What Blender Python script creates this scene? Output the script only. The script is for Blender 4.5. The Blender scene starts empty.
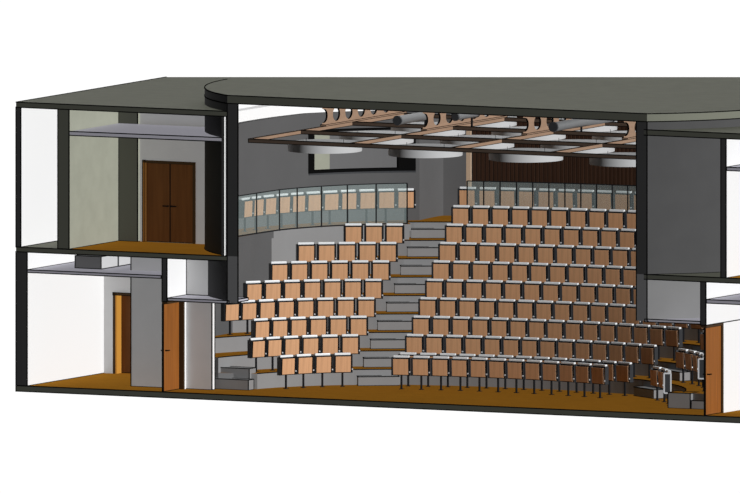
import bpy, bmesh, math, random
from math import sin, cos, radians as rad, pi
random.seed(7)
sc = bpy.context.scene
COL = sc.collection
A, E, S = rad(27.14), rad(4.91), 42.0          # azimuth and pitch of the view, pixels per metre

# ------------------------------------------------------------------ materials
MATS = {}
def mat(name, rgb, rough=0.8, spec=0.1, noise=None, wood=None, metal=0.0):
    if name in MATS: return MATS[name]
    m = bpy.data.materials.new(name); m.use_nodes = True
    nt = m.node_tree; b = nt.nodes['Principled BSDF']
    b.inputs['Roughness'].default_value = rough
    b.inputs['Specular IOR Level'].default_value = spec
    b.inputs['Metallic'].default_value = metal
    b.inputs['Base Color'].default_value = (*rgb, 1)
    if noise or wood:
        tc = nt.nodes.new('ShaderNodeTexCoord'); mp = nt.nodes.new('ShaderNodeMapping')
        nz = nt.nodes.new('ShaderNodeTexNoise'); cr = nt.nodes.new('ShaderNodeValToRGB')
        nt.links.new(tc.outputs['Object'], mp.inputs['Vector'])
        nt.links.new(mp.outputs['Vector'], nz.inputs['Vector'])
        nt.links.new(nz.outputs['Fac'], cr.inputs['Fac'])
        nt.links.new(cr.outputs['Color'], b.inputs['Base Color'])
        if wood:
            mp.inputs['Scale'].default_value = wood[0]; amt = wood[1]; nz.inputs['Scale'].default_value = 1.0
        else:
            nz.inputs['Scale'].default_value = noise[0]; amt = noise[1]
        nz.inputs['Detail'].default_value = 4
        cr.color_ramp.elements[0].position = 0.3; cr.color_ramp.elements[1].position = 0.7
        cr.color_ramp.elements[0].color = (*[c*(1-amt) for c in rgb], 1)
        cr.color_ramp.elements[1].color = (*[min(1, c*(1+amt)) for c in rgb], 1)
    MATS[name] = m
    return m

CONC   = mat('concrete_slab', (.150,.154,.122), noise=(3.0,.06))
CONCW  = mat('concrete_wall', (.36,.37,.30), noise=(2.5,.05))
CUTW   = mat('cut_wall_core', (.05,.05,.051))
CUTC   = mat('cut_concrete', (.105,.108,.088))
EDGE   = mat('edge_line', (.006,.006,.006), rough=.9, spec=0)
WHITE  = mat('white_paint', (.97,.97,.97))
GREY   = mat('grey_plaster', (.62,.62,.625), noise=(1.5,.03))
FASC   = mat('grey_fascia_paint', (.27,.27,.272), noise=(1.5,.03))
DGREY  = mat('dark_grey_plaster', (.115,.115,.117), noise=(1.5,.03))
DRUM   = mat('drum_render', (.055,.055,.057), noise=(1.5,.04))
CEILP  = mat('ceiling_board', (.56,.55,.62))
FLOORW = mat('oak_floor', (.33,.142,.016), rough=.8, spec=0, wood=((1.2,14,1),.12))
DOORW  = mat('door_veneer', (.30,.105,.022), rough=.5, wood=((14,14,.8),.16))
DDOORW = mat('dark_door_veneer', (.125,.048,.014), rough=.5, wood=((14,14,.8),.16))
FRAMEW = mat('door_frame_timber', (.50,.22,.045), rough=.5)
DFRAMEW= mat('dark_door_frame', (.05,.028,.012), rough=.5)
TAN    = mat('seat_veneer', (.65,.362,.195), rough=.55, wood=((22,22,1.2),.10))
CAP    = mat('white_vinyl', (.92,.94,.96), rough=.35, spec=.4)
FRM    = mat('black_metal', (.010,.011,.013), rough=.6, spec=.1)
FRML   = mat('grey_metal', (.04,.043,.048), rough=.4, spec=.4)
PIV    = mat('pale_metal', (.6,.62,.65), rough=.3, spec=.5)
RISER  = mat('grey_riser', (.27,.27,.273), noise=(2,.03))
BEAM   = mat('brown_timber_beam', (.36,.235,.16), rough=.6, wood=((1.5,1.5,12),.08))
BEAMD  = mat('dark_brown_timber_beam', (.115,.082,.062), rough=.6, wood=((1.5,12,12),.08))
DISCM  = mat('pale_disc_board', (.58,.59,.60))
DUCTM  = mat('duct_sheet_metal', (.19,.195,.20), rough=.4, spec=.4)
SLAT   = mat('dark_slat_timber', (.040,.019,.011), rough=.6, wood=((20,20,.8),.2))
SLATB  = mat('slat_backing', (.012,.007,.005))
PILAS  = mat('pale_timber', (.55,.40,.28), rough=.6)
GLASS = bpy.data.materials.new('grey_glass'); GLASS.use_nodes = True
nt = GLASS.node_tree; nt.nodes.clear()
o_ = nt.nodes.new('ShaderNodeOutputMaterial'); mx = nt.nodes.new('ShaderNodeMixShader')
tr = nt.nodes.new('ShaderNodeBsdfTransparent'); tr.inputs['Color'].default_value = (.90,.93,.92,1)
gl = nt.nodes.new('ShaderNodeBsdfDiffuse'); gl.inputs['Color'].default_value = (.50,.60,.60,1)
mx.inputs['Fac'].default_value = .15
nt.links.new(tr.outputs[0], mx.inputs[1]); nt.links.new(gl.outputs[0], mx.inputs[2]); nt.links.new(mx.outputs[0], o_.inputs[0])

# ------------------------------------------------------------------ mesh building
class MB:
    def __init__(self): self.v=[]; self.f=[]; self.m=[]; self.mats=[]
    def mi(self, m):
        if m not in self.mats: self.mats.append(m)
        return self.mats.index(m)
    def face(self, pts, m):
        n=len(self.v); self.v += [tuple(p) for p in pts]
        self.f.append(tuple(range(n,n+len(pts)))); self.m.append(self.mi(m))
    def box(self, x0,x1,y0,y1,z0,z1, m, front=None, top=None, right=None, left=None, edge=0):
        self.face([(x0,y0,z0),(x1,y0,z0),(x1,y0,z1),(x0,y0,z1)], front or m)
        self.face([(x1,y1,z0),(x0,y1,z0),(x0,y1,z1),(x1,y1,z1)], m)
        self.face([(x0,y0,z1),(x1,y0,z1),(x1,y1,z1),(x0,y1,z1)], top or m)
        self.face([(x0,y1,z0),(x1,y1,z0),(x1,y0,z0),(x0,y0,z0)], m)
        self.face([(x1,y0,z0),(x1,y1,z0),(x1,y1,z1),(x1,y0,z1)], right or m)
        self.face([(x0,y1,z0),(x0,y0,z0),(x0,y0,z1),(x0,y1,z1)], left or m)
        if edge:
            e=edge/2
            for (ya,za) in ((y0,z0),(y0,z1),(y1,z1)): self.box(x0-e,x1+e,ya-e,ya+e,za-e,za+e,EDGE)
            for (xa,za) in ((x1,z0),(x1,z1),(x0,z1)): self.box(xa-e,xa+e,y0,y1,za-e,za+e,EDGE)
            for (xa,ya) in ((x0,y0),(x1,y0),(x1,y1)): self.box(xa-e,xa+e,ya-e,ya+e,z0,z1,EDGE)
        return self
    def prism(self, poly, z0, z1, m, top=None, side=None, edge=0, line=None):
        """poly counter-clockwise; side(i) may pick the material of side i"""
        n=len(poly)
        self.face([(x,y,z1) for x,y in poly], top or m)
        self.face([(x,y,z0) for x,y in reversed(poly)], m)
        for i in range(n):
            a,b=poly[i],poly[(i+1)%n]
            self.face([(*a,z0),(*b,z0),(*b,z1),(*a,z1)], (side(i) if side else None) or m)
            if edge and (line is None or line(i)):
                self.bar((*a,z0),(*b,z0),edge,EDGE); self.bar((*a,z1),(*b,z1),edge,EDGE)
        return self
    def bar(self, p, q, w, m):
        from mathutils import Vector
        p=Vector(p); q=Vector(q); d=q-p
        if d.length<1e-6: return self
        d.normalize(); up=Vector((0,0,1)) if abs(d.z)<.9 else Vector((1,0,0))
        s=d.cross(up).normalized()*(w/2); t=s.cross(d).normalized()*(w/2)
        c=[p+s+t,p-s+t,p-s-t,p+s-t]; e=[q+s+t,q-s+t,q-s-t,q+s-t]
        for i in range(4):
            j=(i+1)%4; self.face([c[i],e[i],e[j],c[j]],m)
        self.face(c,m); self.face(list(reversed(e)),m)
        return self
    def cyl(self, p, q, r, m, n=20, cap=None):
        from mathutils import Vector
        p=Vector(p); q=Vector(q); d=(q-p).normalized()
        up=Vector((0,0,1)) if abs(d.z)<.9 else Vector((1,0,0))
        s=d.cross(up).normalized(); t=s.cross(d)
        a=[p+r*(cos(2*pi*i/n)*s+sin(2*pi*i/n)*t) for i in range(n)]
        b=[v+(q-p) for v in a]
        for i in range(n):
            j=(i+1)%n; self.face([a[i],a[j],b[j],b[i]],m)
        self.face(list(reversed(a)),cap or m); self.face(b,cap or m)
        return self
    def wall(self, pts, th, z0, z1, m, inner=None, endm=None, edge=0):
        """a wall along the plan polyline pts, thickness th to its left side"""
        n=len(pts); off=[]; zt=z1 if callable(z1) else (lambda i:z1)
        for i in range(n):
            a=pts[max(i-1,0)]; b=pts[min(i+1,n-1)]
            dx,dy=b[0]-a[0],b[1]-a[1]; l=math.hypot(dx,dy)
            off.append((pts[i][0]-dy/l*th, pts[i][1]+dx/l*th))
        for i in range(n-1):
            a,b,c,d=pts[i],pts[i+1],off[i+1],off[i]
            self.face([(*a,z0),(*b,z0),(*b,zt(i+1)),(*a,zt(i))],m)
            self.face([(*c,z0),(*d,z0),(*d,zt(i)),(*c,zt(i+1))],inner or m)
            self.face([(*a,zt(i)),(*b,zt(i+1)),(*c,zt(i+1)),(*d,zt(i))],m)
            self.face([(*d,z0),(*c,z0),(*b,z0),(*a,z0)],m)
            if edge:
                for z in (z0,z1): self.bar((*a,z),(*b,z),edge,EDGE); self.bar((*d,z),(*c,z),edge,EDGE)
        for i,fl in ((0,False),(n-1,True)):
            a,d=pts[i],off[i]; q=[(*d,z0),(*a,z0),(*a,zt(i)),(*d,zt(i))]
            if fl: q.reverse()
            self.face(q,endm or m)
        return self
    def build(self, name, parent=None, smooth=False, bevel=0, weld=True):
        me=bpy.data.meshes.new(name); me.from_pydata(self.v,[],self.f)
        for m in self.mats: me.materials.append(m)
        for p,i in zip(me.polygons,self.m): p.material_index=i; p.use_smooth=False
        if weld or bevel:
            bm=bmesh.new(); bm.from_mesh(me)
            bmesh.ops.remove_doubles(bm,verts=bm.verts,dist=1e-5)
            if bevel: bmesh.ops.bevel(bm,geom=bm.edges[:],offset=bevel,segments=2,profile=.6,affect='EDGES')
            bmesh.ops.recalc_face_normals(bm,faces=bm.faces)
            if smooth:
                for f in bm.faces: f.smooth=True
                for e in bm.edges:
                    e.smooth = len(e.link_faces)==2 and e.calc_face_angle(0)<rad(32)
            bm.to_mesh(me); bm.free()
        o=bpy.data.objects.new(name,me); COL.objects.link(o)
        if parent: o.parent=parent
        return o

def tag(o,label,cat,group=None):
    o['label']=label; o['category']=cat
    if group: o['group']=group
    return o
def struct(o,label=None,cat=None):
    o['kind']='structure'
    if label: o['label']=label
    if cat: o['category']=cat
    return o
def empty(name,loc,rz=0):
    o=bpy.data.objects.new(name,None); COL.objects.link(o); o.location=loc; o.rotation_euler=(0,0,rz); o.empty_display_size=.1
    return o
def copy_tree(o,parent=None):
    c=o.copy(); COL.objects.link(c)
    if parent: c.parent=parent
    for ch in [x for x in o.children]: copy_tree(ch,c)
    return c
NUM=['zeroth','first','second','third','fourth','fifth','sixth','seventh','eighth','ninth','tenth','eleventh','twelfth','thirteenth','fourteenth','fifteenth','sixteenth','seventeenth','eighteenth','nineteenth','twentieth','twenty-first','twenty-second']

def arc(c,r,t0,t1,n=24):
    """points c + r(-sin t, cos t), t in degrees"""
    return [(c[0]-r*sin(rad(t0+(t1-t0)*i/n)), c[1]+r*cos(rad(t0+(t1-t0)*i/n))) for i in range(n+1)]
XC=11.27
def mir(pts): return [(2*XC-x,y) for x,y in reversed(pts)]

# ------------------------------------------------------------------ levels and plan
ZU, ZL, ZH = 3.312, 6.77, 7.153      # upper floor, low roof and high roof tops
C0=(11.27,-6.96); CL=(9.13,.70); CB=(8.14,6.05); C1=(8.49,3.96)
RD=4.87                              # drum radius
def R0(k): return 10.5+.85*k
def RL(k): return 3.25+.85*(k-1)
TH=.16
yin=lambda r: math.degrees(math.asin(C1[1]/r))   # angle below the horizontal where the drum meets the section
def drum_left(r, top_deg, n=28):
    """drum points on the left from the section plane to the given angle (0 = west point)"""
    a0=-yin(r)
    return [(C1[0]-r*cos(rad(a0+(top_deg-a0)*i/n)), C1[1]+r*sin(rad(a0+(top_deg-a0)*i/n))) for i in range(n+1)]

LW=.024   # width of the dark edge strips
# ------------------------------------------------------------------ ground slab and floors
b=MB(); b.box(0,20.6,0,14.6,-.136,-.004,CONC,front=CUTC,edge=LW)
struct(b.build('floor_slab'))
b=MB(); b.prism([(.3,.012),(20.6,.012),(20.6,14.5),(.3,14.5)],-.004,0,FLOORW)
struct(b.build('floor'))
b=MB(); b.box(.3,20.6,.0,.02,-.012,.008,EDGE); struct(b.build('trim_1'))

# left upper storey floor slab, follows the drum
pl=[(0,0)]+drum_left(RD,-15,18)+[(3.62,2.9),(0,2.9)]
b=MB(); b.prism(pl,ZU-.115,ZU-.004,CONC,side=lambda i: CUTC if i==0 else None,edge=LW,line=lambda i:i==0)
struct(b.build('floor_upper_left'))
fl=[(1.42,.012)]+[p for p in drum_left(RD+.005,-15,18) if p[1]>.012]+[(3.62,2.69),(1.42,2.69)]
b=MB(); b.prism(fl,ZU-.004,ZU,FLOORW); struct(b.build('floor_upper_hall'))
pr=[(16.80,0),(20.6,0),(20.6,6)]+[(18.92,6)]+[(2*XC-x,y) for x,y in reversed(drum_left(RD,0,20))][:-1]
b=MB(); b.prism(pr,ZU-.115,ZU,CONC,side=lambda i: CUTC if i==0 else None,edge=LW,line=lambda i:i==0)
struct(b.build('floor_upper_right'))
b=MB(); b.box(19.0,20.6,.012,5.9,ZU,ZU+.004,FLOORW); struct(b.build('floor_upper_room'))

# ------------------------------------------------------------------ roofs
cut_lo=lambda x:(102.1+1.64*x-77)/3.2
cut_hi=lambda x:(86.04+1.64*x-77)/3.2
dl=drum_left(RD,0,28)
pl=[(0,0)]+dl+[(3.62,cut_lo(3.62)),(0,cut_lo(0))]
b=MB(); b.prism(pl,ZL-.122,ZL,CONC,side=lambda i: CUTC if i==0 else None,edge=LW,line=lambda i:i==0 or i==len(pl)-1)
struct(b.build('roof_low_left'))
pr=[(16.80,0),(20.6,0),(20.6,6.5),(18.92,6.5)]+[(2*XC-x,y) for x,y in reversed(dl)][:-1]
b=MB(); b.prism(pr,ZL-.13,ZL,CONC,side=lambda i: CUTC if i==0 else None,edge=LW,line=lambda i:i==0)
struct(b.build('roof_low_right'))
rr=[(2*XC-x,y) for x,y in dl]           # right arc going from section outward
ph=rr+[(rr[-1][0],cut_hi(rr[-1][0])),(dl[-1][0],cut_hi(dl[-1][0]))]+list(reversed(dl))
n0=len(ph)-1
b=MB(); b.prism(ph,ZH-.19,ZH,CONC,side=lambda i: CUTC if i==n0 else (mat('roof_edge_lit_concrete',(.21,.217,.175)) if i<28 else (DRUM if i>30 else None)),edge=LW,line=lambda i:i>30 or i<28)  # right edge lighter than the slab: light on it put into the colour
struct(b.build('roof'))

# ------------------------------------------------------------------ drum walls (hang from the roof to 2.2 m)
inn=RD-TH
def drum_wall(name, z0, z1, m, mirror=False, top_deg=-14, cutm=CUTW, edge=LW):
    po=drum_left(RD,top_deg,24); pi_=drum_left(inn,top_deg,24)
    if mirror: po=[(2*XC-x,y) for x,y in po]; pi_=[(2*XC-x,y) for x,y in pi_]
    b=MB(); n=len(po)
    for i in range(n-1):
        a,c,d,e=po[i],po[i+1],pi_[i+1],pi_[i]
        b.face([(*a,z0),(*c,z0),(*c,z1),(*a,z1)],m); b.face([(*e,z0),(*d,z0),(*d,z1),(*e,z1)],m)
        b.face([(*a,z1),(*c,z1),(*d,z1),(*e,z1)],m); b.face([(*a,z0),(*c,z0),(*d,z0),(*e,z0)],m)
        if edge:
            b.bar((*a,z0),(*c,z0),edge,EDGE); b.bar((*a,z1),(*c,z1),edge,EDGE)
    a,e=po[0],pi_[0]; b.face([(*a,z0),(*e,z0),(*e,z1),(*a,z1)],cutm)
    a,e=po[-1],pi_[-1]; b.face([(*a,z0),(*e,z0),(*e,z1),(*a,z1)],m)
    for x in (po[0][0],pi_[0][0]): b.bar((x,0,z0),(x,0,z1),LW,EDGE)
    o=b.build(name,weld=True,smooth=True); return struct(o)
CUTL=mat('cut_wall_lower',(.17,.17,.175))
drum_wall('wall_drum_left',ZU,ZH-.19,DRUM)
drum_wall('wall_drum_left_lower',2.2,ZU,DRUM,cutm=CUTL)
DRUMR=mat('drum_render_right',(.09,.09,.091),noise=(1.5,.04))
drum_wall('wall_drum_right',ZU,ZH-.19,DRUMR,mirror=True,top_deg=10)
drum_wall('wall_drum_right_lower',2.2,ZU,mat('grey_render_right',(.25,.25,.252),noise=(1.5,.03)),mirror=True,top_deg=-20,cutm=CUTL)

# ------------------------------------------------------------------ left wing
b=MB(); b.box(0,.13,0,7.75,ZU,ZL-.122,WHITE,front=CUTW,edge=LW); struct(b.build('wall_left_upper'))
b=MB(); b.box(0,.3,7.76,13.2,0,5.72,WHITE); struct(b.build('wall_left_rear'))
b=MB(); b.box(0,.3,0,7.75,0,ZU-.115,WHITE,front=CUTW,edge=LW); struct(b.build('wall_left'))
b=MB(); b.box(1.12,1.42,0,2.9,ZU,ZL-.122,CONCW,front=CUTC,edge=LW); struct(b.build('wall_concrete'))
b=MB(); b.box(1.42,1.93,2.58,2.9,ZU,ZL-.122,CONCW,front=CUTC,edge=LW); struct(b.build('wall_concrete_return'))
# back wall of the upper hall with the door opening
DX0,DX1,DZ=2.02,3.43,ZU+1.95
b=MB(); b.box(1.93,DX0,2.69,2.9,ZU,ZL-.122,GREY); b.box(DX1,3.75,2.69,2.9,ZU,ZL-.122,GREY); b.box(DX0,DX1,2.69,2.9,DZ,ZL-.122,GREY)
struct(b.build('wall_hall_back'))
b=MB(); b.prism([(1.43,.02)]+[p for p in drum_left(RD+.01,-15,18) if p[1]>.02]+[(3.62,2.57),(1.43,2.57)],6.03,6.125,CEILP,edge=LW,line=lambda i:i==0 or i>20)
struct(b.build('ceiling_upper_left'))
# white lining strip beside the drum
b=MB(); b.box(5.50,5.575,0,.125,ZU,ZL-.122,WHITE,front=CUTW); struct(b.build('trim_2'))

def double_door(name):
    r=empty(name,(0,0,0)); struct(r)
    f=MB(); y=2.66
    f.box(DX0,DX0+.07,y,2.88,ZU,DZ,mat('lit_brown_door_frame',(.26,.11,.025),rough=.5),edge=.015); f.box(DX1-.07,DX1,y,2.88,ZU,DZ,DFRAMEW); f.box(DX0,DX1,y,2.88,DZ-.06,DZ,DFRAMEW)  # left jamb lighter than the other frame parts, its lit face painted in
    f.build('door_frame',r)
    xm=(DX0+DX1)/2
    for s,(x0,x1) in (( -1,(DX0+.075,xm-.006)),(1,(xm+.006,DX1-.075))):
        l=MB().box(x0,x1,2.73,2.77,ZU+.01,DZ-.065,DDOORW,edge=.014).build('door_leaf',r)
        h=MB(); zc=ZU+.87; xa=xm+s*.05
        h.cyl((xa,2.73,zc),(xa,2.685,zc),.02,EDGE,10); h.bar((xa,2.69,zc),(xa+s*.13,2.69,zc),.028,EDGE)
        h.build('handle',l)
    return r
double_door('door_1')

# lower left room
b=MB()
b.box(.3,.62,4.0,4.2,0,ZU-.115,GREY); b.box(.62,1.55,4.0,4.2,1.92,ZU-.115,GREY); b.box(1.55,3.2,4.0,4.2,0,ZU-.115,GREY)
struct(b.build('wall_room_back'))
b=MB(); b.box(2.55,3.9,1.03,1.25,0,ZU-.115,GREY,edge=LW); struct(b.build('wall_partition'))
r=empty('door_2',(0,0,0)); struct(r)
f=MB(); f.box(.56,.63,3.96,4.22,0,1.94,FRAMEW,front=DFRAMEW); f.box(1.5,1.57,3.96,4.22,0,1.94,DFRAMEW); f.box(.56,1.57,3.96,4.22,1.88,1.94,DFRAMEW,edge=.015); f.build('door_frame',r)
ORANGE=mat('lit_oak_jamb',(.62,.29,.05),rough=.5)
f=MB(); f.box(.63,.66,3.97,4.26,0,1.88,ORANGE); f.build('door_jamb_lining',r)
MB().box(.66,1.5,4.22,4.26,.01,1.87,DDOORW,edge=.015).build('door_leaf',r)
b=MB(); b.box(.3,3.88,.01,3.98,2.71,2.774,CEILP,edge=LW); struct(b.build('ceiling_lower_left'))
d=empty('duct_box',(1.3,1.6,2.774))
MB().box(-.0,.70,-.55,1.0,.008,.30,DUCTM,front=mat('duct_end',(.17,.17,.172)),right=GREY,edge=.018).build('casing',d)
MB().box(-.02,.72,.30,.34,.006,.318,FRML).build('flange',d)
d.location=(1.17,1.35,2.774+.012)
tag(d,'dark grey boxed air duct resting on the ceiling board of the lower left room','duct')

# vestibule left: wall with door, back wall, low ceiling
def side_door_wall(x0,x1,suffix,n,tall,xl):
    b=MB(); b.box(x0,x1,.0,tall,2.16,ZU-.115,WHITE,front=CUTW,edge=LW); b.box(x0,x1,.9,tall,0,2.16,WHITE)
    struct(b.build('wall_'+suffix))
    r=empty('door_%d'%n,(0,0,0)); struct(r)
    f=MB(); f.box(x0-.005,x1+.012,.83,.9,0,2.155,DFRAMEW); f.box(x0-.005,x1+.012,.0,.83,2.10,2.155,DFRAMEW); f.build('door_frame',r)
    l=MB().box(xl-.04,xl,.01,.82,.01,2.095,DOORW,front=EDGE,edge=.014).build('door_leaf',r)
    h=MB(); h.cyl((xl-.10,.10,.98),(xl+.06,.10,.98),.018,EDGE,10); h.bar((xl+.06,.08,.98),(xl+.06,.20,.98),.026,EDGE); h.bar((xl-.10,.08,.98),(xl-.10,.20,.98),.026,EDGE)
    h.build('handle',l)
side_door_wall(3.91,4.04,'vestibule_left',3,1.0,3.945)
b=MB(); b.box(3.91,4.73,1.0,1.14,0,2.25,GREY,right=WHITE,edge=LW); b.box(3.91,5.0,1.0,1.14,2.25,ZU-.115,GREY); struct(b.build('wall_vestibule_back'))
b=MB(); b.box(4.05,5.70,.01,.99,2.18,2.245,CEILP,edge=LW); struct(b.build('ceiling_vestibule_left'))

# right wing
b=MB(); b.box(18.86,19.0,0,5.9,ZU,ZL-.13,WHITE,front=CUTW,edge=LW); struct(b.build('wall_right_upper'))
b=MB(); b.box(19.01,20.6,.01,5.9,5.88,5.96,CEILP,edge=LW); struct(b.build('ceiling_upper_right'))
side_door_wall(18.32,18.46,'vestibule_right',4,6.0,18.445)
b=MB(); b.box(18.47,20.6,.01,5.9,2.69,2.774,CEILP,edge=LW); struct(b.build('ceiling_lower_right'))
b=MB(); b.box(16.82,18.31,.01,.99,2.18,2.245,CEILP,edge=LW); struct(b.build('ceiling_vestibule_right'))
b=MB(); b.box(17.5,18.32,1.0,1.14,2.25,ZU-.115,GREY); struct(b.build('wall_vestibule_right_back'))

# ------------------------------------------------------------------ stepped seating floor
OFF=.40
def tier_line(k, off=OFF):
    l,m_=half_line(k,off,3.78); r,_=half_line(k,off,4.30)
    return l+m_+mir(r)
def half_line(k,off,xlim):
    rl=RL(k)-off; rc=R0(k)-off
    if k<=4: tm=min(80 if k>2 else 74, math.degrees(math.asin(min(.995,(CL[0]-xlim)/rl))))
    elif k<=8: tm=math.degrees(math.asin(min(.98,(CL[0]-xlim)/rl)))
    else: tm=27
    te={1:36,2:31,3:28.5,4:26.5,5:25,6:23.5,7:22.5,8:22}.get(k,21.5)
    left=arc(CL,rl,tm,min(te,tm-1),20)
    mid=arc(C0,rc,15.9,-15.9,30)
    return left,mid
lines={k:tier_line(k) for k in range(2,11)}
for k in range(2,11):
    z=(k-1)*.368
    a=lines[k]
    if k<10:
        # reuse the next front line (slightly behind) as the rear edge
        rl=RL(k)-OFF; bck=[]
        nxt=lines[k+1]
        bck=nxt
    else:
        bck=[(x,y) for x,y in tier_line(10,OFF-2.5)]
    b=MB(); n=len(a)
    for i in range(n-1):
        p,q,r_,s_=a[i],a[i+1],bck[i+1],bck[i]
        b.face([(*p,0),(*q,0),(*q,z),(*p,z)],RISER)
        b.face([(*p,z),(*q,z),(*r_,z),(*s_,z)],FLOORW)
        b.face([(*r_,0),(*s_,0),(*s_,z),(*r_,z)],RISER)
        b.bar((p[0],p[1],z),(q[0],q[1],z),.022,EDGE)
    for i in (0,n-1):
        b.face([(*a[i],0),(*bck[i],0),(*bck[i],z),(*a[i],z)],RISER)
    struct(b.build('floor_tier',weld=True))

# half steps on the two stair aisles, one in front of each riser
from mathutils import Vector
def aisle_steps(side):
    for k in range(2,11):
        p=Vector((*arc(C0,R0(k)-OFF,16.2,16.2,1)[0],0)); q=Vector((*lines[k][20],0))
        d=(q-p); L=d.length; d.normalize(); nrm=Vector((d.y,-d.x,0))
        if nrm.y>0: nrm=-nrm
        z0=(k-2)*.368
        q2=p+d*(L*.93+.14); p=p+d*.0
        pts=[p+nrm*.28,p,q2,q2+nrm*.28]
        pts=[(v.x,v.y) for v in pts]
        if side=='right': pts=[(2*XC-x,y) for x,y in pts][::-1]
        ar=sum(pts[i][0]*pts[(i+1)%4][1]-pts[(i+1)%4][0]*pts[i][1] for i in range(4))
        if ar<0: pts=pts[::-1]
        b=MB(); b.prism(pts,z0+.001,z0+.215,RISER,edge=.02); struct(b.build('floor_step'))
aisle_steps('left'); aisle_steps('right')
# side steps beside the end of the left and right blocks
for s in (0,1):
    for (y0,z) in ((1.30,.245),(1.58,.49)):
        x0,x1=(4.56,5.55)
        if s:
            if y0<1.4: b=MB(); b.box(16.68,17.27,1.5,1.94,0,.368,RISER,top=FLOORW,edge=.02)
            else: b=MB(); b.box(17.29,18.30,1.52,1.94,0,.2,RISER,top=FLOORW,edge=.02)
            struct(b.build('floor_step')); continue
        if y0>1.4: x0+=0 if s==0 else .12; x1-=.12 if s==0 else 0
        b=MB(); b.box(x0,x1,y0,y0+(.28 if z<.3 else .35),0,z,RISER,edge=.02); struct(b.build('floor_step'))

# ------------------------------------------------------------------ balcony, its front wall and the room wall
RG=4.68
bal=[(3.46,2.95)]+arc(CB,RG,95,34.5,30)
outr=arc(CB,5.72,34.5,95,30)+[(2.42,2.95)]
b=MB(); b.prism((bal+outr)[::-1],ZU-.16,ZU,FASC,top=FLOORW,side=lambda i: DGREY if len(bal+outr)-2-i<=6 else None); struct(b.build('floor_balcony'))
fa=arc(CB,RG+.02,83.6,35,26)
b=MB(); b.wall(fa,.12,0,ZU-.16,FASC); struct(b.build('wall_balcony_front'))
b=MB(); b.wall([(3.52,2.95)]+arc(CB,RG+.02,97,83.6,6),.12,0,ZU-.16,DGREY); struct(b.build('wall_balcony_side'))
# room wall behind the balcony with the control-room window
RW=5.74
def rw(t): return RW+1.3*min(1,max(0,(31-t)/5))
def wpart(bb,t0,t1,z0,z1,n,m=DGREY): bb.wall([arc(CB,rw(t0+(t1-t0)*i/n),t0+(t1-t0)*i/n,0,1)[0] for i in range(n+1)],.2,z0,z1,m)
b=MB(); WT0,WT1=59.2,32.0
wpart(b,100,WT0,ZU-.16,lambda i:5.73+.2*i/18,18); wpart(b,WT1,19.5,ZU-.16,5.93,14); wpart(b,WT0,WT1,ZU-.16,4.52,16); wpart(b,WT0,WT1,5.52,5.93,16)
bmw=b.build('wall_back_left',smooth=True); struct(bmw)
w=empty('window_1',(0,0,0)); struct(w)
b=MB()
b.wall(arc(CB,RW-.03,WT0,WT1,16),.28,4.50,4.56,EDGE); b.wall(arc(CB,RW-.03,WT0,WT1,16),.28,5.48,5.54,EDGE)
b.wall(arc(CB,RW-.03,WT0,WT0-1.6,2),.28,4.5,5.54,EDGE); b.wall(arc(CB,RW-.03,WT1+4.2,WT1,3),.28,4.5,5.54,EDGE)
b.build('window_frame',w)
b=MB(); b.wall(arc(CB,RW-.05,WT0,WT1,16),.03,4.46,4.50,FRML); b.build('window_sill',w)
# control room behind the window
cr=arc(CB,RW+1.3,66,30.5,20)
b=MB(); b.wall(cr[10:],.1,ZU,5.7,mat('control_room_paint',(.165,.165,.168))); struct(b.build('wall_control_room'))
b=MB(); b.wall(cr[:11],.1,ZU,5.50,CONCW); struct(b.build('wall_control_room_side'))
# pilaster and slatted rear wall
RB=19.62
p0=arc(C0,RB-.05,15.75,15.75,1)[0]; p1=arc(C0,RB-.05,15.45,15.45,1)[0]
b=MB(); b.wall([p0,p1],.15,ZU,6.25,PILAS,edge=.02); struct(b.build('trim_3'))
b=MB(); b.wall(arc(C0,RB+.05,15.4,-15.8,56),.12,2.9,6.3,SLATB)
t=15.3
while t>-15.5:
    b.wall(arc(C0,RB,t,t-.20,1),.05,ZU,6.28,SLAT); t-=.30
struct(b.build('wall_back'))

# ------------------------------------------------------------------ chairs
def rbox(name,parent,x,y,z,dx,dy,dz,m,bev,tilt=0):
    b=MB(); b.box(-dx/2,dx/2,-dy/2,dy/2,-dz/2,dz/2,m)
    o=b.build(name,parent,bevel=bev); o.location=(x,y,z); o.rotation_euler=(tilt,0,0); return o
GRP={'centre':'tip-up seats of the centre block','left':'tip-up seats of the left block','right':'tip-up seats of the right block','balcony':'tip-up seats on the curved balcony'}
def make_seat():
    r=empty('auditorium_seat',(0,0,0))
    b=MB(); b.box(-.183,.183,-.022,.022,-.188,.188,FRM,front=TAN)
    o=b.build('seat_panel',r,bevel=.005); o.location=(0,-.03,.540); o.rotation_euler=(rad(3),0,0)
    rbox('backrest',r,0,.045,.548,.432,.06,.44,FRM,.02,tilt=rad(-3))
    rbox('headrest_bar',r,0,.055,.780,.388,.08,.054,CAP,.012)
    p=MB(); p.cyl((0,.05,.0),(0,.05,.34),.026,FRM,12); p.build('pedestal',r,smooth=True)
    f=MB(); f.box(-.05,.05,0,.10,0,.012,FRM); f.build('foot_plate',r)
    for s in (-1,1):
        b=MB(); b.box(s*.222-.010,s*.222+.010,-.03,.10,.33,.765,FRML,front=FRM,edge=0); sf=b.build('side_frame',r,bevel=.005)
        if s==1:
            q=MB(); q.cyl((s*.222,-.055,.42),(s*.222,-.03,.42),.018,PIV,10); q.build('pivot_cap',sf,smooth=True)
    return r
proto=make_seat(); first=[True]
def place(x,y,z,t,label,grp):
    o=proto if first[0] else copy_tree(proto); first[0]=False
    o.location=(x,y,z); o.rotation_euler=(0,0,rad(t)); tag(o,label,'seat',GRP[grp]); return o
P=.487
def scr(x,y,z): return 16+37.376*x+19.16*y, 385.4+1.64*x-3.2*y-41.85*z
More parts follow.
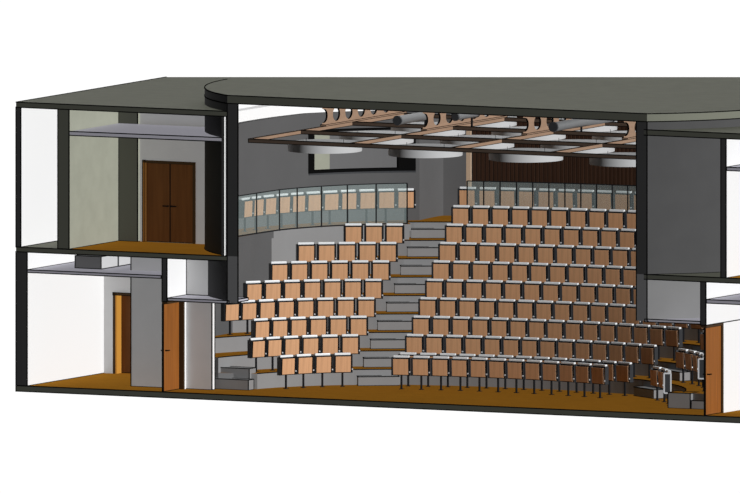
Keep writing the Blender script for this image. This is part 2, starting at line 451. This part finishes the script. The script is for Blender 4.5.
# centre block: eleven rows
for k in range(0,11):
    z=max(0,k-1)*.368; R=R0(k)
    te=15.75+.03*k; dt=math.degrees(P/R)
    n=int(2*te/dt+.35)
    for i in range(n):
        t=te-dt*(i+.5)
        x,y=arc(C0,R,t,t,1)[0]
        px,py=scr(x,y,z+.8)
        if px>(648 if k>4 else 712): break
        place(x,y,z,t,'tan tip-up seat, centre block, %s row from stage, %s from left aisle'%(NUM[k+1],NUM[i+1]),'centre')
# left and right blocks
LB={1:(38.9,4),2:(34.0,6),3:(30.5,6),4:(28.2,8),5:(26.6,7),6:(25.3,6),7:(24.3,5),8:(23.6,3)}
for k,(t0,n) in LB.items():
    z=max(0,k-1)*.368; R=RL(k); dt=math.degrees(.49/R)
    for i in range(n):
        t=t0+dt*i; x,y=arc(CL,R,t,t,1)[0]
        place(x,y,z,t,'tan tip-up seat, left block, %s row from stage, %s left of stair aisle'%(NUM[k],NUM[i+1]),'left')
    if k<=3:
        for i in range({1:4,2:6,3:2}[k]):
            t=t0+dt*i; x,y=arc(CL,R,t,t,1)[0]
            o=place(2*XC-x,y,z,-t,'tan tip-up seat, right block by door, %s row from stage, %s from aisle'%(NUM[k],NUM[i+1]),'right')
            if (k,i) in ((1,3),(2,5),(3,1)):
                b=MB(); xx=.243
                for p,q in (((xx,-.06,.32),(xx,-.06,.79)),((xx,.10,.32),(xx,.10,.79)),((xx,-.06,.79),(xx,.10,.79)),((xx,-.06,.32),(xx,.10,.32))): b.bar(p,q,.035,PIV)
                b.box(xx-.006,xx+.004,-.05,.09,.33,.78,FRML); b.build('end_panel',o)
# balcony row behind the glass
UC=10.0; RBL=5.2
for i in range(11):
    t=27.14+8.0+5.22*i
    x,y=arc(CB,RBL,t,t,1)[0]
    place(x,y,ZU,t,'tan tip-up seat behind balcony glass, %s from the open right end'%NUM[i+1],'balcony')

# ------------------------------------------------------------------ glass railings
def railing(name,pts,z,h,label):
    r=empty(name,(0,0,0))
    for i in range(len(pts)-1):
        a,c=pts[i],pts[i+1]
        MB().wall([a,c],.014,z+.02,z+h-.01,GLASS).build('glass_panel',r)
        b=MB(); b.bar((*a,z),(*a,z+h),.026,FRM); b.build('post',r)
    b=MB(); b.bar((*pts[-1],z),(*pts[-1],z+h),.026,FRM); b.build('post',r)
    b=MB()
    for i in range(len(pts)-1): b.bar((*pts[i],z+h),(*pts[i+1],z+h),.022,FRM)
    b.build('top_rail',r)
    b=MB()
    for i in range(len(pts)-1): b.bar((*pts[i],z+.02),(*pts[i+1],z+.02),.03,FRM)
    b.build('bottom_rail',r)
    return tag(r,label,'railing')
gp=[(3.47,4.3),(3.46,5.15)]
for px in (256.4,279.3,297,321.3,347.2,376,407):
    ph_=math.asin(max(-.985,((px-16)/S-UC)/(RG-.03))); gp.append(arc(CB,RG-.03,27.14-math.degrees(ph_),27.14-math.degrees(ph_),1)[0])
gp=[(3.47,4.55)]+gp[2:]
railing('balcony_railing',gp,ZU+.002,.98,'curved grey glass railing along the front of the left balcony')
gp=arc(C0,R0(10)-.36,15.1,15.1-1.24*18,18)
railing('balcony_railing',gp,ZU+.002,.98,'long grey glass railing before the topmost row below the slatted wall')

# ------------------------------------------------------------------ suspended ceiling grid, discs, beams, ducts
G=2.69; GX,GY,GZ=5.36,1.70,5.93          # front left corner of the grid
BH=.085
ordn=['front','second','third','rear']
for j in range(4):
    y=GY+G*j; xs=GX if j<1 else GX-0.0
    x1=16.5 if j==0 else 17.2
    b=MB(); b.box(xs,x1,y-.03,y+.03,GZ-BH/2,GZ+BH/2,BEAMD,edge=.016); o=b.build('ceiling_beam')
    tag(o,'brown timber ceiling beam running across the hall, %s of four'%(['nearest','second','third','farthest'][j]),'beam','timber grid beams under the roof')
for i in range(5):
    x=GX+G*i
    if x>16.4: break
    for j in range(3):
        b=MB(); b.box(x-.03,x+.03,GY+G*j+.034,GY+G*(j+1)-.034,GZ-BH/2,GZ+BH/2,BEAM,edge=.012); o=b.build('ceiling_beam')
        tag(o,'short tan ceiling beam, %s bay from front, %s from left in the timber grid'%(NUM[j+1],NUM[i+1]),'beam','timber grid beams under the roof')
# discs
for j in range(4):
    for i in range(4):
        cx=GX+G*(i+.5); cy=GY+G*(j+.5)
        d=empty('acoustic_disc',(cx,cy,GZ-.29))
        b=MB(); b.cyl((0,0,0),(0,0,.20),.885,DISCM,56); b.build('disc_body',d,smooth=True)
        for s in (-.5,.5):
            MB().bar((s,0,.2),(s,0,.29),.008,FRM).build('hanger_rod',d)
        tag(d,'pale round acoustic disc hung under the grid, %s row from front, %s from left'%(NUM[j+1],NUM[i+1]),'ceiling disc','acoustic discs under the timber grid')
# perforated beams running back
def perforated(x,y0,y1,z0,z1,label):
    # a web with elliptical holes, and two flanges
    r=empty('perforated_beam',(x,y0,z0)); L=y1-y0; H=z1-z0
    b=MB(); n=int(L/.65); nn=n; hw,hh=.19,H*.40; th=.05
    for c in range(-1,n):
        ya=c*.65; yb=ya+.65; yc=ya+.22 if c else .0
        yc=(ya+yb)/2; N=20
        ring=[(yc+hw*cos(2*pi*i/N),H/2+hh*sin(2*pi*i/N)) for i in range(N)]
        def outer(i):
            a_=2*pi*i/N; cx_,sx_=cos(a_),sin(a_)
            k=min(.325/abs(cx_) if abs(cx_)>1e-6 else 1e9, (H/2)/abs(sx_) if abs(sx_)>1e-6 else 1e9)
            return (yc+k*cx_,H/2+k*sx_)
        out=[outer(i) for i in range(N)]
        # add exact corners by splitting quads at corners
        for i in range(N):
            if c<0 and 5<=i<15: continue
            k=(i+1)%N
            pa,pb,qa,qb=ring[i],ring[k],out[i],out[k]
            poly=[pa,qa]
            if abs(qa[0]-qb[0])>1e-6 and abs(qa[1]-qb[1])>1e-6:
                cy_=qa[0] if abs(abs(qa[0]-yc)-.325)<1e-6 else qb[0]
                cz_=qa[1] if abs(abs(qa[1]-H/2)-H/2)<1e-6 else qb[1]
                poly.append((cy_,cz_))
            poly+= [qb,pb]
            b.face([(th/2,u,v) for u,v in poly],BEAM); b.face([(-th/2,u,v) for u,v in reversed(poly)],BEAM)
            b.face([(th/2,*pa),(th/2,*pb),(-th/2,*pb),(-th/2,*pa)],EDGE)
    b.build('web',r)
    MB().box(-.07,.07,-.325,n*.65,-.035,0,BEAM,edge=.012).build('bottom_flange',r)
    MB().box(-.07,.07,-.325,n*.65,H,H+.035,BEAM).build('top_flange',r)
    return tag(r,label,'beam','perforated roof beams')
for i in range(4):
    x=GX+G*i
    perforated(x,GY+4.2,GY+8.3,GZ+.085,GZ+.50,'tan roof beam pierced by oval holes, %s'%(['leftmost of four','second from the left of four','third from the left of four','rightmost of four beside the cut wall'][i]))
# ducts
def duct(px0,px1,py0,y0,r,label):
    # y0 is the depth of the near end
    x=(px0-16-19.16*y0)/37.376; z=(385.4+1.64*x-3.2*y0-py0)/41.85; L=(px1-px0)/19.16
    d=empty('air_duct',(x,y0,z)); b=MB(); b.cyl((0,0,0),(0,L,0),r,DUCTM,24); b.build('pipe',d,smooth=True)
    for yy in (.0,L-.06): MB().cyl((0,yy-.002,0),(0,yy+.05,0),r+.012,FRML,24).build('collar',d,smooth=True)
    yb=GY+2*G; bb=MB(); bb.bar((0,yb-y0,-r),(0,yb-y0,GZ+BH/2-z+.004),.04,FRM); bb.build('support',d)
    return tag(d,label,'duct','round air ducts above the grid')
duct(397,428,120.5,5.6,.105,'round grey air duct above the grid, left of the second pierced beam')
duct(455,477,117.0,6.2,.085,'short dark air duct showing behind the second pierced beam')
duct(553,612,127.0,5.6,.11,'long round grey air duct above the grid, right of the third pierced beam')

# ------------------------------------------------------------------ light
def sun(name,vec,strength,shadow=False):
    l=bpy.data.lights.new(name,'SUN'); l.energy=strength; l.angle=rad(2); l.use_shadow=shadow
    o=bpy.data.objects.new(name,l); COL.objects.link(o)
    o.rotation_euler=Vector(vec).to_track_quat('Z','Y').to_euler(); o.location=(10,-10,12); return o
sun('sun_key',(.88,-.262,.40),3.25)
w=bpy.data.worlds.new('world'); sc.world=w; w.use_nodes=True
nt=w.node_tree; nt.nodes.clear()
out=nt.nodes.new('ShaderNodeOutputWorld'); bg=nt.nodes.new('ShaderNodeBackground')
tc=nt.nodes.new('ShaderNodeTexCoord'); dot=nt.nodes.new('ShaderNodeVectorMath'); dot.operation='DOT_PRODUCT'
dot.inputs[1].default_value=(-sin(A),cos(A),0)
mr=nt.nodes.new('ShaderNodeMapRange'); mr.interpolation_type='SMOOTHSTEP'
mr.inputs['From Min'].default_value=.35; mr.inputs['From Max'].default_value=.75
mr.inputs['To Min'].default_value=.05; mr.inputs['To Max'].default_value=1.05
nt.links.new(tc.outputs['Generated'],dot.inputs[0]); nt.links.new(dot.outputs['Value'],mr.inputs['Value'])
nt.links.new(mr.outputs['Result'],bg.inputs['Color']); nt.links.new(bg.outputs[0],out.inputs[0])

# ------------------------------------------------------------------ camera
cd=bpy.data.cameras.new('camera'); cam=bpy.data.objects.new('camera',cd); COL.objects.link(cam)
cd.type='ORTHO'; cd.ortho_scale=740/S; cd.clip_end=300; cd.clip_start=.1
r_=Vector((cos(A),sin(A),0)); f_=Vector((-sin(A)*cos(E),cos(A)*cos(E),-sin(E))); u_=r_.cross(f_)
cam.location=r_*((370-16)/S)+u_*((385.4-246.5)/S)-f_*40
cam.rotation_euler=f_.to_track_quat('-Z','Y').to_euler()
sc.camera=cam
sc.cycles.diffuse_bounces=1
vs=sc.view_settings; vs.view_transform='Standard'; vs.look='None'; vs.exposure=0; vs.gamma=1; vs.use_curve_mapping=False
